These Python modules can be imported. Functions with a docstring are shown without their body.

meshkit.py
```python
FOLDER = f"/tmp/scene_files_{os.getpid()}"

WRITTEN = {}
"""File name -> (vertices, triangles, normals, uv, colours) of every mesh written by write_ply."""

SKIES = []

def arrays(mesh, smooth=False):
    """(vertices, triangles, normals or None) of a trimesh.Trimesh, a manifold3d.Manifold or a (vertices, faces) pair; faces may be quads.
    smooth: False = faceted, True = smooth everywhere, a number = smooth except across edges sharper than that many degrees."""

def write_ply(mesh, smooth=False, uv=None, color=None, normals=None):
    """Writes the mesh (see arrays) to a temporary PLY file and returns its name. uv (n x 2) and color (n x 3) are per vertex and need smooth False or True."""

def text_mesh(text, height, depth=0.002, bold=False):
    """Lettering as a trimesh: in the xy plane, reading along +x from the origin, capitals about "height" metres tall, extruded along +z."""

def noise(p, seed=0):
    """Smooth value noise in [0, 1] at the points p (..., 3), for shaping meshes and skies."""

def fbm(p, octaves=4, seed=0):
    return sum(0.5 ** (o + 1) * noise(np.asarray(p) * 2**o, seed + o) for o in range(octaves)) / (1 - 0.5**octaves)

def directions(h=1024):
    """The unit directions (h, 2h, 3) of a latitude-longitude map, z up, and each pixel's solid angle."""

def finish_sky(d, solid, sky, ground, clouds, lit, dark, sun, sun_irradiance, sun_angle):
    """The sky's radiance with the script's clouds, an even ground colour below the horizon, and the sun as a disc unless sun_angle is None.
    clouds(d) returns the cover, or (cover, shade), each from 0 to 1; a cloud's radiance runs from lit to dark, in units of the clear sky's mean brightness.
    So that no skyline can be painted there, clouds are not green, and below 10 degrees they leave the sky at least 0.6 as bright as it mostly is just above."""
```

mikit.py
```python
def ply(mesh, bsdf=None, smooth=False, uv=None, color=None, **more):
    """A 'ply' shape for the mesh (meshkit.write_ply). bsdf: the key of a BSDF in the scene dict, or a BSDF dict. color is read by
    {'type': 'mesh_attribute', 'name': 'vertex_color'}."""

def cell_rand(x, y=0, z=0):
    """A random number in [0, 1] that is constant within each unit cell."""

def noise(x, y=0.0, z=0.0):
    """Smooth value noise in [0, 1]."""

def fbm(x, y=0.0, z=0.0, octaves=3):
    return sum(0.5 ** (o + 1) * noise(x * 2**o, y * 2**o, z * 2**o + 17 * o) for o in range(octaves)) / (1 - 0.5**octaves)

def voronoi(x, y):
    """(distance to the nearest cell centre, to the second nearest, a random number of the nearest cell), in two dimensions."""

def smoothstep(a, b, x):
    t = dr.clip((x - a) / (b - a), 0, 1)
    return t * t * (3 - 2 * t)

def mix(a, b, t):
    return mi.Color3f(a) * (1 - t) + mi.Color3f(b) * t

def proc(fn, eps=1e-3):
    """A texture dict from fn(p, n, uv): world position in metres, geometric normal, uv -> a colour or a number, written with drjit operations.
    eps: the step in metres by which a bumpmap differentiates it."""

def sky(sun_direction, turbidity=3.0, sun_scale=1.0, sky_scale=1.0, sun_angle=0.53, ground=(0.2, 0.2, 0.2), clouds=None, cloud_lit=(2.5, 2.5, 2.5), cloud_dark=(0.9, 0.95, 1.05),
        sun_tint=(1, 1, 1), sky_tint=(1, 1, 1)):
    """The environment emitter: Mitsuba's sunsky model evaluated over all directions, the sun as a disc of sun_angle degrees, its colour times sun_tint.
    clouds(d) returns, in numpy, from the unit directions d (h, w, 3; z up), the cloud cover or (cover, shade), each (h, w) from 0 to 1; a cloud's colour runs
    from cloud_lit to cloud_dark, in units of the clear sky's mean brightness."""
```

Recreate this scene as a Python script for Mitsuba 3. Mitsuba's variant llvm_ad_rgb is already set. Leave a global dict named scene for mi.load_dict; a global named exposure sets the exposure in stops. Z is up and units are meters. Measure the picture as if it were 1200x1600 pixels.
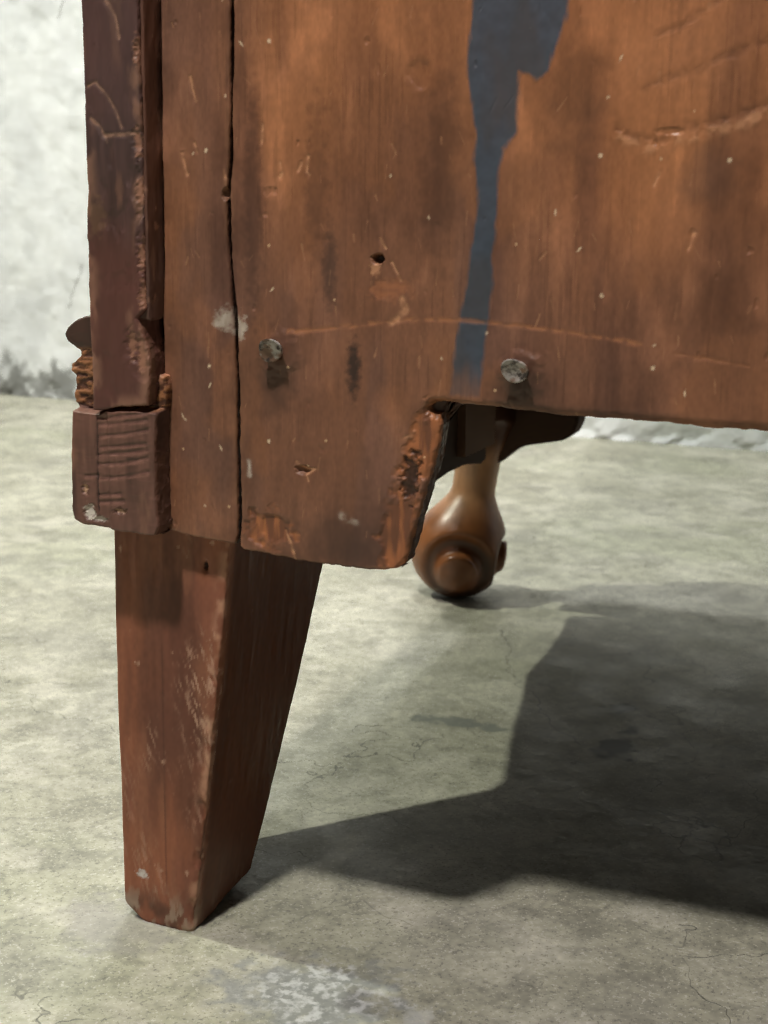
import math
import numpy as np
import drjit as dr
import mitsuba as mi
import trimesh
import mikit
import meshkit

T = mi.ScalarTransform4f
scene, labels = {}, {}

# ------------------------------------------------------------------ camera, lamps, exposure
EYE = np.array([0.2814, -0.4824, 0.30])
YAW, PITCH, ROLL = math.radians(22.0), math.radians(12.2), 0.012
FWD = np.array([-math.sin(YAW) * math.cos(PITCH), math.cos(YAW) * math.cos(PITCH), -math.sin(PITCH)])
RIGHT0 = np.array([math.cos(YAW), math.sin(YAW), 0])
UP = math.cos(ROLL) * np.cross(RIGHT0, FWD) - math.sin(ROLL) * RIGHT0
scene['type'] = 'scene'
scene['camera'] = {
    'type': 'thinlens', 'fov': 38.19, 'fov_axis': 'y', 'aperture_radius': 0.0012, 'focus_distance': 0.60,
    'near_clip': 0.02, 'far_clip': 60.0,
    'to_world': T().look_at(origin=EYE.tolist(), target=(EYE + FWD).tolist(), up=UP.tolist())}
exposure = 0.0


def lamp(key, centre, aim, radius, power, tint):
    """A round area lamp hanging outside the frame, facing aim."""
    rad = power / (math.pi * radius ** 2)
    scene[key] = {'type': 'disk', 'to_world': T().look_at(origin=list(centre), target=list(aim), up=[0.1, 1, 0.05]).scale([radius, radius, 1]),
                  'emitter': {'type': 'area', 'radiance': {'type': 'rgb', 'value': [rad * t for t in tint]}}}
    labels[key] = {'label': 'round lamp of the room, outside the picture', 'category': 'lamp', 'kind': 'structure'}


lamp('overhead_lamp', (0.06, -0.96, 2.25), (0.05, 0.0, 0.2), 0.075, 16.0, (1.0, 0.945, 0.88))
lamp('side_lamp', (-1.25, 0.10, 2.0), (0.0, 0.1, 0.1), 0.028, 11.0, (0.97, 1.0, 0.82))
lamp('wall_lamp', (-0.30, 0.80, 2.30), (-0.45, 1.25, 0.3), 0.15, 9.0, (0.97, 0.99, 1.0))
scene['ambient_fill'] = {'type': 'constant', 'radiance': {'type': 'rgb', 'value': [0.036, 0.035, 0.034]}}  # even ambient fill, added for the bounce of the unseen room


# ------------------------------------------------------------------ helpers
def lin(r, g, b):
    c = np.array([r, g, b], float) / 255
    return np.where(c <= 0.04045, c / 12.92, ((c + 0.055) / 1.055) ** 2.4)


def nz(x, y, z, s, seed=0, octaves=3):
    """Fractal noise in [0, 1] with a scale of its own along each axis (cycles per metre)."""
    p = np.stack(np.broadcast_arrays(np.asarray(x) * s[0], np.asarray(y) * s[1], np.asarray(z) * s[2]), -1)
    return meshkit.fbm(p, octaves, seed)


def sstep(a, b, x):
    t = np.clip((x - a) / (b - a), 0, 1)
    return t * t * (3 - 2 * t)


def mixc(c, tint, m):
    m = np.clip(m, 0, 1)[..., None]
    return c * (1 - m) + np.asarray(tint) * m


def seg_dist(x, z, pts, closed=False):
    pts = np.asarray(pts, float)
    n = len(pts)
    best = np.full(np.shape(x), 9.0)
    for i in range(n if closed else n - 1):
        a, b = pts[i], pts[(i + 1) % n]
        ab = b - a
        t = np.clip(((x - a[0]) * ab[0] + (z - a[1]) * ab[1]) / max(ab @ ab, 1e-12), 0, 1)
        best = np.minimum(best, (x - a[0] - t * ab[0]) ** 2 + (z - a[1] - t * ab[1]) ** 2)
    return np.sqrt(best)


def poly_sdf(x, z, pts):
    """Signed distance to a closed outline, positive inside."""
    pts = np.asarray(pts, float)
    inside = np.zeros(np.shape(x), bool)
    for i in range(len(pts)):
        (x0, z0), (x1, z1) = pts[i], pts[(i + 1) % len(pts)]
        if z0 != z1:
            inside ^= ((z0 > z) != (z1 > z)) & (x < (x1 - x0) * (z - z0) / (z1 - z0) + x0)
    d = seg_dist(x, z, pts, True)
    return np.where(inside, d, -d)


def local(x, z, c, reach):
    """The flat indices of the points within reach of c (a window, to keep small marks cheap)."""
    return (np.abs(x - c[0]) < reach) & (np.abs(z - c[1]) < reach)


def blob(x, z, c, rx, rz, rot=0.0, rough=0.35, seed=1, soft=0.5):
    """An irregular spot: 1 inside, 0 outside."""
    out = np.zeros(np.shape(x))
    w = local(x, z, c, 2.2 * max(rx, rz))
    u, v = x[w] - c[0], z[w] - c[1]
    ca, sa = math.cos(rot), math.sin(rot)
    u, v = u * ca + v * sa, -u * sa + v * ca
    r = np.sqrt((u / rx) ** 2 + (v / rz) ** 2)
    s = 1.6 / min(rx, rz)
    r = r + rough * 2 * (nz(x[w], 0, z[w], (s, 1, s), seed, 3) - 0.5)
    out[w] = 1 - sstep(1 - soft, 1 + soft * 0.6, r)
    return out


def stroke(x, z, pts, width, seed=1, broken=0.6):
    """A hand-drawn line: 1 on its middle."""
    out = np.zeros(np.shape(x))
    pts = np.asarray(pts)
    lo, hi = pts.min(0) - 4 * width, pts.max(0) + 4 * width
    w = (x > lo[0]) & (x < hi[0]) & (z > lo[1]) & (z < hi[1])
    wob = (nz(x[w], 0, z[w], (260, 1, 260), seed, 2) - 0.5) * width * 1.6
    d = np.abs(seg_dist(x[w], z[w], pts) + wob)
    out[w] = np.exp(-(d / width) ** 2) * (1 - broken * sstep(0.35, 0.7, nz(x[w], 0, z[w], (420, 1, 420), seed + 5, 2)))
    return out


def wrapped_board(xs, zs, outline, y0, radius, wall, relief, tint, jitter=0.0004, seed=0, wall_rough=0.0003):
    """A board as a dense sheet facing -y: relief(x, z, d) pushes its face in, its edges are rounded and its sides fold back by `wall` metres.
    tint(x, y, z, d) gives the wood's colour. Returns (mesh, colours)."""
    X, Z = np.meshgrid(xs, zs)
    d = poly_sdf(X, Z, outline) + jitter * 2 * (nz(X, 0, Z, (350, 1, 350), seed, 3) - 0.5) + jitter * 3 * (nz(X, 0, Z, (70, 1, 70), seed + 3, 2) - 0.5)
    gz, gx = np.gradient(d, zs, xs)
    g = np.sqrt(gx ** 2 + gz ** 2) + 1e-9
    e = np.maximum(-d, 0)
    ins = np.maximum(d, 0)
    rough = wall_rough * 2 * (nz(X, 0, Z, (500, 1, 500), seed + 9, 3) - 0.5) * (e > 0)
    px, pz = X + (e + rough) * gx / g, Z + (e + rough) * gz / g
    r = radius(px, pz) if callable(radius) else np.full(X.shape, radius)
    k = np.clip(r - ins, 0, None)
    y = y0 + relief(px, pz, d) + r - np.sqrt(np.maximum(r ** 2 - k ** 2, 0)) + e
    keep = d > -wall
    idx = np.arange(X.size).reshape(X.shape)
    ok = keep[:-1, :-1] & keep[1:, :-1] & keep[:-1, 1:] & keep[1:, 1:]
    q = np.stack([idx[:-1, :-1], idx[:-1, 1:], idx[1:, 1:], idx[1:, :-1]], -1)[ok]
    used, inv = np.unique(q, return_inverse=True)
    v = np.stack([px, y, pz], -1).reshape(-1, 3)[used]
    c = tint(v[:, 0], v[:, 1], v[:, 2], d.reshape(-1)[used])
    q = inv.reshape(-1, 4)
    return trimesh.Trimesh(v, np.vstack([q[:, [0, 1, 2]], q[:, [0, 2, 3]]]), process=False), c


def nets(f, lo, hi, h):
    """Surface nets: the zero surface of f(x, y, z) (negative inside) as a mesh."""
    ax = [np.arange(a, b + h, h) for a, b in zip(lo, hi)]
    X, Y, Z = np.meshgrid(*ax, indexing='ij')
    F = f(X, Y, Z).astype(np.float32)
    s = F < 0
    n = np.array(F.shape) - 1
    corners = [(i, j, k) for i in (0, 1) for j in (0, 1) for k in (0, 1)]
    sub = lambda A, c: A[c[0]:c[0] + n[0], c[1]:c[1] + n[1], c[2]:c[2] + n[2]]
    cnt = sum(sub(s, c).astype(np.int8) for c in corners)
    act = np.argwhere((cnt > 0) & (cnt < 8))
    cid = -np.ones(n, int)
    cid[tuple(act.T)] = np.arange(len(act))
    acc, num = np.zeros((len(act), 3)), np.zeros(len(act))
    for a in corners:
        for axis in range(3):
            if a[axis] == 0:
                b = list(a)
                b[axis] = 1
                fa, fb = F[tuple((act + a).T)], F[tuple((act + b).T)]
                cr = (fa < 0) != (fb < 0)
                t = np.where(cr, fa / np.where(cr, fa - fb, 1), 0)
                p = np.array(a, float) + t[:, None] * (np.array(b) - np.array(a))
                acc += p * cr[:, None]
                num += cr
    v = np.array(lo) + h * (act + acc / num[:, None])
    quads = []
    for axis in range(3):
        o = [k for k in range(3) if k != axis]
        A = [slice(1, -1)] * 3
        A[axis] = slice(0, -1)
        B = list(A)
        B[axis] = slice(1, None)
        e = np.argwhere(s[tuple(A)] != s[tuple(B)])
        off = np.array([1, 1, 1])
        off[axis] = 0
        e = e + off
        sg = s[tuple(e.T)]
        u, w = np.zeros(3, int), np.zeros(3, int)
        u[o[0]], w[o[1]] = 1, 1
        q = np.stack([cid[tuple((e - u - w).T)], cid[tuple((e - w).T)], cid[tuple(e.T)], cid[tuple((e - u).T)]], -1)
        flip = sg if axis != 1 else ~sg
        q = np.where(flip[:, None], q, q[:, ::-1])
        quads.append(q)
    q = np.vstack(quads)
    q = q[(q >= 0).all(1)]
    return trimesh.Trimesh(v, np.vstack([q[:, [0, 1, 2]], q[:, [0, 2, 3]]]), process=False)


def smin(a, b, k):
    h = np.clip(0.5 + 0.5 * (b - a) / k, 0, 1)
    return b * (1 - h) + a * h - k * h * (1 - h)


def grid1(lo, hi, step, far=None, near=None):
    """Even steps from lo to hi, then growing steps out to near (below) and far (above)."""
    a = list(np.arange(lo, hi, step))
    s = step
    while far is not None and a[-1] < far:
        s *= 1.25
        a.append(a[-1] + s)
    s = step
    while near is not None and a[0] > near:
        s *= 1.25
        a.insert(0, a[0] - s)
    return np.array(a)


# ------------------------------------------------------------------ materials
def wood_bsdf(key, grain, rough, height, spec=0.35):
    """Old waxed wood: the colour is the mesh's own, fine fibres along `grain` come as a bump."""
    sc = [700.0, 700.0, 700.0]
    sc[grain] = 60.0

    def fibres(p, n, uv):
        return mikit.fbm(p.x * sc[0], p.y * sc[1], p.z * sc[2], 3) * 0.7 + mikit.fbm(p.x * 900, p.y * 900, p.z * 900, 2) * 0.3

    def gloss(p, n, uv):
        return rough + 0.22 * (mikit.fbm(p.x * 90, p.y * 90, p.z * 50, 3) - 0.5)

    scene[key] = {'type': 'twosided', 'bsdf': {'type': 'bumpmap', 'arbitrary': mikit.proc(fibres, 2e-4), 'scale': height,
                  'bsdf': {'type': 'principled', 'base_color': {'type': 'mesh_attribute', 'name': 'vertex_color'},
                           'roughness': mikit.proc(gloss), 'specular': spec}}}


wood_bsdf('board_wood', 2, 0.43, 0.00026)
wood_bsdf('side_wood', 2, 0.50, 0.00028)
wood_bsdf('leg_wood', 2, 0.44, 0.00012, 0.25)
scene['foot_wood'] = {'type': 'principled', 'base_color': {'type': 'mesh_attribute', 'name': 'vertex_color'}, 'roughness': mikit.proc(lambda p, n, uv: 0.24 + 0.25 * mikit.fbm(p.x * 120, p.y * 120, p.z * 90, 3)), 'specular': 0.5}
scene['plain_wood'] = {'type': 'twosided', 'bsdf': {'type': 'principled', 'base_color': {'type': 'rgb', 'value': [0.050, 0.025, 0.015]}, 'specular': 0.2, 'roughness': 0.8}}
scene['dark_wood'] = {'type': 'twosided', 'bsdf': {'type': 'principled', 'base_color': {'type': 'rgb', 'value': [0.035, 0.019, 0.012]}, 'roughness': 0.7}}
scene['paint'] = {'type': 'twosided', 'bsdf': {'type': 'principled', 'base_color': {'type': 'mesh_attribute', 'name': 'vertex_color'}, 'roughness': 0.5, 'specular': 0.35}}


def iron_color(p, n, uv):
    return mikit.mix(mikit.mix((0.36, 0.33, 0.31), (0.17, 0.10, 0.068), mikit.smoothstep(0.42, 0.62, mikit.fbm(p.x * 260, p.y * 260, p.z * 260 + 3, 3))), (0.045, 0.034, 0.03), mikit.smoothstep(0.46, 0.72, mikit.fbm(p.x * 420, p.y * 420, p.z * 420, 3)))


scene['old_iron'] = {'type': 'bumpmap', 'arbitrary': mikit.proc(lambda p, n, uv: mikit.fbm(p.x * 800, p.y * 800, p.z * 800, 2), 2e-4), 'scale': 0.00012,
                     'bsdf': {'type': 'principled', 'base_color': mikit.proc(iron_color), 'roughness': 0.4, 'metallic': 0.25}}


# ------------------------------------------------------------------ floor and wall
FLOOR_MARKS = [(0.1017, 0.3496), (0.1131, 0.3136), (0.1125, 0.2819), (0.0200, 0.2871), (0.0115, 0.2891), (0.0654, -0.0139), (0.1101, -0.0143), (-0.0319, 0.0050)]
CRACK_A = [(-0.0117, 0.4763), (0.0024, 0.4260), (0.0200, 0.3867), (0.0401, 0.3511), (0.0677, 0.3083), (0.0922, 0.2803)]
CRACK_B = [(0.0987, 0.4393), (0.1077, 0.4011), (0.1063, 0.3979)]
CRACK_C = [(0.0345, 0.0337), (0.0396, 0.0483), (0.0513, 0.0629), (0.0691, 0.0487), (0.0810, 0.0478)]
CRACK_D = [(-0.3331, 0.3307), (-0.3323, 0.3747), (-0.3307, 0.4128), (-0.3054, 0.4341)]


def floor_lines(p, pts, width, wob):
    x = p.x + (mikit.fbm(p.x * 60, p.y * 60, 3.0, 3) - 0.5) * wob
    y = p.y + (mikit.fbm(p.x * 60, p.y * 60, 9.0, 3) - 0.5) * wob
    best = mi.Float(9)
    for (ax, ay), (bx, by) in zip(pts[:-1], pts[1:]):
        vx, vy = bx - ax, by - ay
        t = dr.clip(((x - ax) * vx + (y - ay) * vy) / (vx * vx + vy * vy + 1e-12), 0, 1)
        best = dr.minimum(best, dr.square(x - ax - vx * t) + dr.square(y - ay - vy * t))
    return dr.exp(-best / width ** 2)


def spot(p, c, rx, ry, seed):
    r = dr.sqrt(dr.square((p.x - c[0]) / rx) + dr.square((p.y - c[1]) / ry))
    r += (mikit.fbm(p.x * 130, p.y * 130, seed, 3) - 0.5) * 1.3
    return 1 - mikit.smoothstep(0.45, 1.05, r)


def floor_color(p, n, uv):
    a = mikit.fbm(p.x * 5, p.y * 5, 1.0, 3)
    b = mikit.fbm(p.x * 21 + a * 3, p.y * 21, 5.0, 4)
    f = mikit.fbm(p.x * 110 + b * 3, p.y * 110, 8.0, 4)
    c = mikit.mix((0.250, 0.242, 0.192), (0.325, 0.315, 0.258), mikit.smoothstep(0.3, 0.7, b))
    c = mikit.mix(c, mi.Color3f(0.26, 0.262, 0.195), 0.6 * mikit.smoothstep(0.5, 0.72, a))
    c = c * (0.86 + 0.28 * mikit.smoothstep(0.25, 0.75, f))
    dark = mikit.smoothstep(0.56, 0.74, mikit.fbm(p.x * 22, p.y * 22 + 4, 13.0, 5))
    c = mikit.mix(c, mi.Color3f(0.16, 0.153, 0.132), 0.42 * dark)
    pale = mikit.smoothstep(0.56, 0.72, mikit.fbm(p.x * 30 + 7, p.y * 30, 21.0, 5))
    c = mikit.mix(c, mi.Color3f(0.45, 0.43, 0.37), 0.42 * pale)
    grit = mikit.fbm(p.x * 900, p.y * 900, 6.0, 2)
    c = mikit.mix(c, mi.Color3f(0.10, 0.095, 0.08), 0.45 * mikit.smoothstep(0.70, 0.80, grit))
    c = mikit.mix(c, mi.Color3f(0.55, 0.53, 0.48), 0.35 * mikit.smoothstep(0.30, 0.20, grit))
    g = mikit.fbm(p.x * 420, p.y * 420, 2.0, 2)
    c = c * (0.80 + 0.40 * g)
    # veins: thin crooked lines where a noise field crosses its middle
    v = dr.abs(mikit.fbm(p.x * 17 + 3, p.y * 17, 31.0, 5) - 0.5)
    where = mikit.smoothstep(0.48, 0.62, mikit.fbm(p.x * 9, p.y * 9, 41.0, 2))
    c = c * (1 - 0.6 * where * (1 - mikit.smoothstep(0.0, 0.007, v)))
    M = FLOOR_MARKS
    ink = mi.Color3f(0.05, 0.05, 0.045)
    for k, (i, rx, ry, s) in enumerate(((0, 0.0085, 0.011, 0.95), (1, 0.006, 0.008, 0.9), (2, 0.015, 0.018, 0.95))):
        c = mikit.mix(c, ink, s * spot(p, M[i], rx, ry, 50.0 + k))
    c = mikit.mix(c, mi.Color3f(0.10, 0.11, 0.10), 0.75 * spot(p, M[3], 0.032, 0.011, 60.0))
    c = mikit.mix(c, mi.Color3f(0.17, 0.18, 0.195), 0.65 * spot(p, M[5], 0.042, 0.030, 70.0))
    w = spot(p, M[5], 0.040, 0.028, 71.0) * mikit.smoothstep(0.40, 0.80, mikit.fbm(p.x * 380, p.y * 380, 4.0, 5)) + 0.5 * spot(p, M[6], 0.006, 0.010, 72.0)
    c = mikit.mix(c, mi.Color3f(0.58, 0.59, 0.60), dr.minimum(0.55 * w, 1))
    c = mikit.mix(c, mi.Color3f(0.22, 0.21, 0.20), 0.5 * spot(p, M[7], 0.03, 0.03, 75.0))
    for pts, s in ((CRACK_A, 0.7), (CRACK_B, 0.8), (CRACK_C, 0.3), (CRACK_D, 0.35)):
        c = mikit.mix(c, ink, s * floor_lines(p, pts, 0.0005, 0.016))
    return c


def floor_height(p, n, uv):
    f = mikit.fbm(p.x * 70, p.y * 70, 3.0, 4)
    return f * 0.6 + 0.25 * mikit.fbm(p.x * 380, p.y * 380, 6.0, 2) + 0.5 * mikit.fbm(p.x * 14, p.y * 14, 9.0, 2)


def floor_rough(p, n, uv):
    return 0.42 + 0.3 * mikit.fbm(p.x * 40, p.y * 40, 15.0, 3)


scene['concrete'] = {'type': 'bumpmap', 'arbitrary': mikit.proc(floor_height, 6e-4), 'scale': 0.0010,
                     'bsdf': {'type': 'principled', 'base_color': mikit.proc(floor_color), 'roughness': mikit.proc(floor_rough), 'specular': 0.28}}

WALL_Y = 1.322
WALL_MARKS = [(-1.0393, 0.0269), (-0.9948, 0.0201), (-0.9501, 0.0320), (-1.0158, 0.0471), (-1.0379, 0.1668)]
WCRACK_A = [(-0.9115, 0.1934), (-0.9288, 0.1614), (-0.9406, 0.1337)]
WCRACK_B = [(-0.9313, 0.5521), (-0.9426, 0.5307)]


def wall_color(p, n, uv):
    a = mikit.fbm(p.x * 4, p.z * 4, 3.0, 3)
    b = mikit.fbm(p.x * 13 + a * 2, p.z * 9, 7.0, 4)
    f = mikit.fbm(p.x * 60, p.z * 45, 9.0, 3)
    c = mikit.mix((0.70, 0.72, 0.735), (0.79, 0.81, 0.82), mikit.smoothstep(0.28, 0.62, b))
    c = c * (0.9 + 0.2 * f)
    grey = mikit.smoothstep(0.60, 0.74, mikit.fbm(p.x * 22 + 3, p.z * 22, 17.0, 4))
    c = mikit.mix(c, mi.Color3f(0.56, 0.58, 0.59), 0.4 * grey)
    # damp and mould creeping up from the floor
    edge = mikit.fbm(p.x * 14, 4.0, 3.0, 4)
    high = mikit.smoothstep(-0.35, -0.6, p.x) * mikit.smoothstep(0.075, 0.0, p.z - 0.10 * (edge - 0.48))
    m = high * mikit.smoothstep(0.36, 0.58, mikit.fbm(p.x * 55, p.z * 55, 27.0, 4))
    m *= mikit.smoothstep(0.35, 0.55, mikit.fbm(p.x * 5 + 1.7, 0.5, 2.0, 2))
    c = mikit.mix(c, mi.Color3f(0.10, 0.10, 0.09), 0.8 * m)
    for k, i in enumerate((0, 1, 2)):
        r = dr.sqrt(dr.square((p.x - WALL_MARKS[i][0]) / 0.034) + dr.square((p.z - 0.012) / 0.045))
        r += (mikit.fbm(p.x * 60, p.z * 60, 33.0 + k, 4) - 0.5) * 1.7
        c = mikit.mix(c, mi.Color3f(0.11, 0.11, 0.10), 0.75 * (1 - mikit.smoothstep(0.35, 1.05, r)))
    q = mi.Point3f(p.x, p.z, 0)
    for pts in (WCRACK_A, WCRACK_B):
        c = mikit.mix(c, mi.Color3f(0.2, 0.2, 0.2), 0.55 * floor_lines(q, pts, 0.0016, 0.01))
    return c


scene['plaster'] = {'type': 'bumpmap', 'arbitrary': mikit.proc(lambda p, n, uv: mikit.fbm(p.x * 40, p.z * 40, 2.0, 4), 1e-3), 'scale': 0.004,
                    'bsdf': {'type': 'principled', 'base_color': mikit.proc(wall_color), 'roughness': 0.85, 'specular': 0.2}}


def sheet(corners):
    return trimesh.Trimesh(np.array(corners, float), [[0, 1, 2], [0, 2, 3]], process=False)


scene['floor'] = mikit.ply(sheet([(-6, -6, 0), (6, -6, 0), (6, 1.33, 0), (-6, 1.33, 0)]), 'concrete')
labels['floor'] = {'label': 'worn grey-green concrete floor with stains and hairline cracks', 'kind': 'structure'}
# the wall's foot is uneven: a thick slab with a ragged lower plaster edge
wx = np.arange(-2.6, 2.6, 0.004)
wz = np.concatenate([np.arange(0, 0.06, 0.004), np.geomspace(0.064, 3.0, 60)])
WX, WZ = np.meshgrid(wx, wz)
WYY = WALL_Y + 0.010 * (nz(WX, 0, WZ, (5, 1, 5), 3, 3) - 0.5) + 0.006 * sstep(0.03, 0.0, WZ) * sstep(0.45, 0.7, nz(WX, 0, WZ, (40, 1, 60), 8, 3))
wi = np.arange(WX.size).reshape(WX.shape)
wq = np.stack([wi[:-1, :-1], wi[:-1, 1:], wi[1:, 1:], wi[1:, :-1]], -1).reshape(-1, 4)
scene['wall'] = mikit.ply((np.stack([WX, WYY, WZ], -1).reshape(-1, 3), wq), 'plaster', smooth=True)
labels['wall'] = {'label': 'whitewashed plaster wall with grey blotches and mould along its foot', 'kind': 'structure'}

# ------------------------------------------------------------------ the cabinet
labels['cabinet'] = {'label': 'old brown wooden cabinet seen from behind, standing on a tapered leg', 'category': 'cabinet'}


def part(key, mesh, bsdf, color=None, smooth=True, label=None):
    scene['cabinet__' + key] = mikit.ply(mesh, bsdf, smooth=smooth, color=color)
    if label:
        labels['cabinet__' + key] = {'label': label}


RIGHT_END, TOP = 0.62, 0.86

# --- the two back boards -------------------------------------------------
BOARD_A = [(-0.0019, TOP)] + [(-0.0019, 0.3660), (-0.0019, 0.3441), (-0.0022, 0.3218), (-0.0021, 0.2991), (-0.0024, 0.2760), (-0.0032, 0.2537), (-0.0035, 0.2285), (-0.0035, 0.2041), (-0.0031, 0.1817), (-0.0031, 0.1722), (0.0075, 0.1705), (0.0213, 0.1696), (0.0257, 0.1693), (0.0268, 0.1721), (0.0272, 0.1820), (0.0269, 0.2064), (0.0269, 0.2303), (0.0263, 0.2537), (0.0247, 0.2722), (0.0239, 0.2926), (0.0237, 0.2994), (0.0249, 0.3106), (0.0258, 0.3435), (0.0260, 0.3650)] + [(0.0262, TOP)]
BOARD_B = [(0.0274, TOP)] + [(0.0273, 0.3650), (0.0271, 0.3435), (0.0262, 0.3106), (0.0250, 0.2994), (0.0252, 0.2927), (0.0260, 0.2722), (0.0276, 0.2538), (0.0282, 0.2303), (0.0282, 0.2065), (0.0288, 0.1822), (0.0284, 0.1693), (0.0295, 0.1679), (0.0402, 0.1671), (0.0534, 0.1660), (0.0639, 0.1656), (0.0767, 0.1653), (0.0868, 0.1657), (0.0913, 0.1666), (0.0942, 0.1693), (0.0956, 0.1738), (0.0970, 0.1803), (0.0993, 0.1887), (0.1016, 0.1963), (0.1039, 0.2042), (0.1059, 0.2123), (0.1069, 0.2204), (0.1063, 0.2242), (0.1035, 0.2246), (0.1025, 0.2266), (0.1043, 0.2281), (0.1077, 0.2287), (0.1148, 0.2283), (0.1241, 0.2280), (0.1402, 0.2275), (0.1514, 0.2267), (0.1691, 0.2264), (0.1884, 0.2262), (0.2193, 0.2257)] + [(RIGHT_END, 0.2245), (RIGHT_END, TOP)]
STREAK = [(0.1256, 0.4195), (0.1189, 0.4143), (0.1168, 0.3992), (0.1164, 0.3817), (0.1164, 0.3619), (0.1154, 0.3499), (0.1148, 0.3397), (0.1159, 0.3316), (0.1187, 0.3182), (0.1178, 0.3109), (0.1198, 0.3004), (0.1192, 0.2920), (0.1176, 0.2813), (0.1163, 0.2706), (0.1147, 0.2618), (0.1133, 0.2508), (0.1116, 0.2408), (0.1110, 0.2281), (0.1213, 0.2278), (0.1219, 0.2414), (0.1228, 0.2491), (0.1237, 0.2579), (0.1250, 0.2709), (0.1240, 0.2794), (0.1252, 0.2879), (0.1258, 0.2984), (0.1259, 0.3088), (0.1275, 0.3146), (0.1318, 0.3202), (0.1321, 0.3314), (0.1322, 0.3390), (0.1346, 0.3390), (0.1382, 0.3367), (0.1418, 0.3393), (0.1445, 0.3471), (0.1467, 0.3550), (0.1476, 0.3608), (0.1477, 0.3724), (0.1460, 0.3898), (0.1417, 0.4052), (0.1354, 0.4169)]
NAILS = [(0.0440, 0.2441), (0.1356, 0.2417)]

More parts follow.
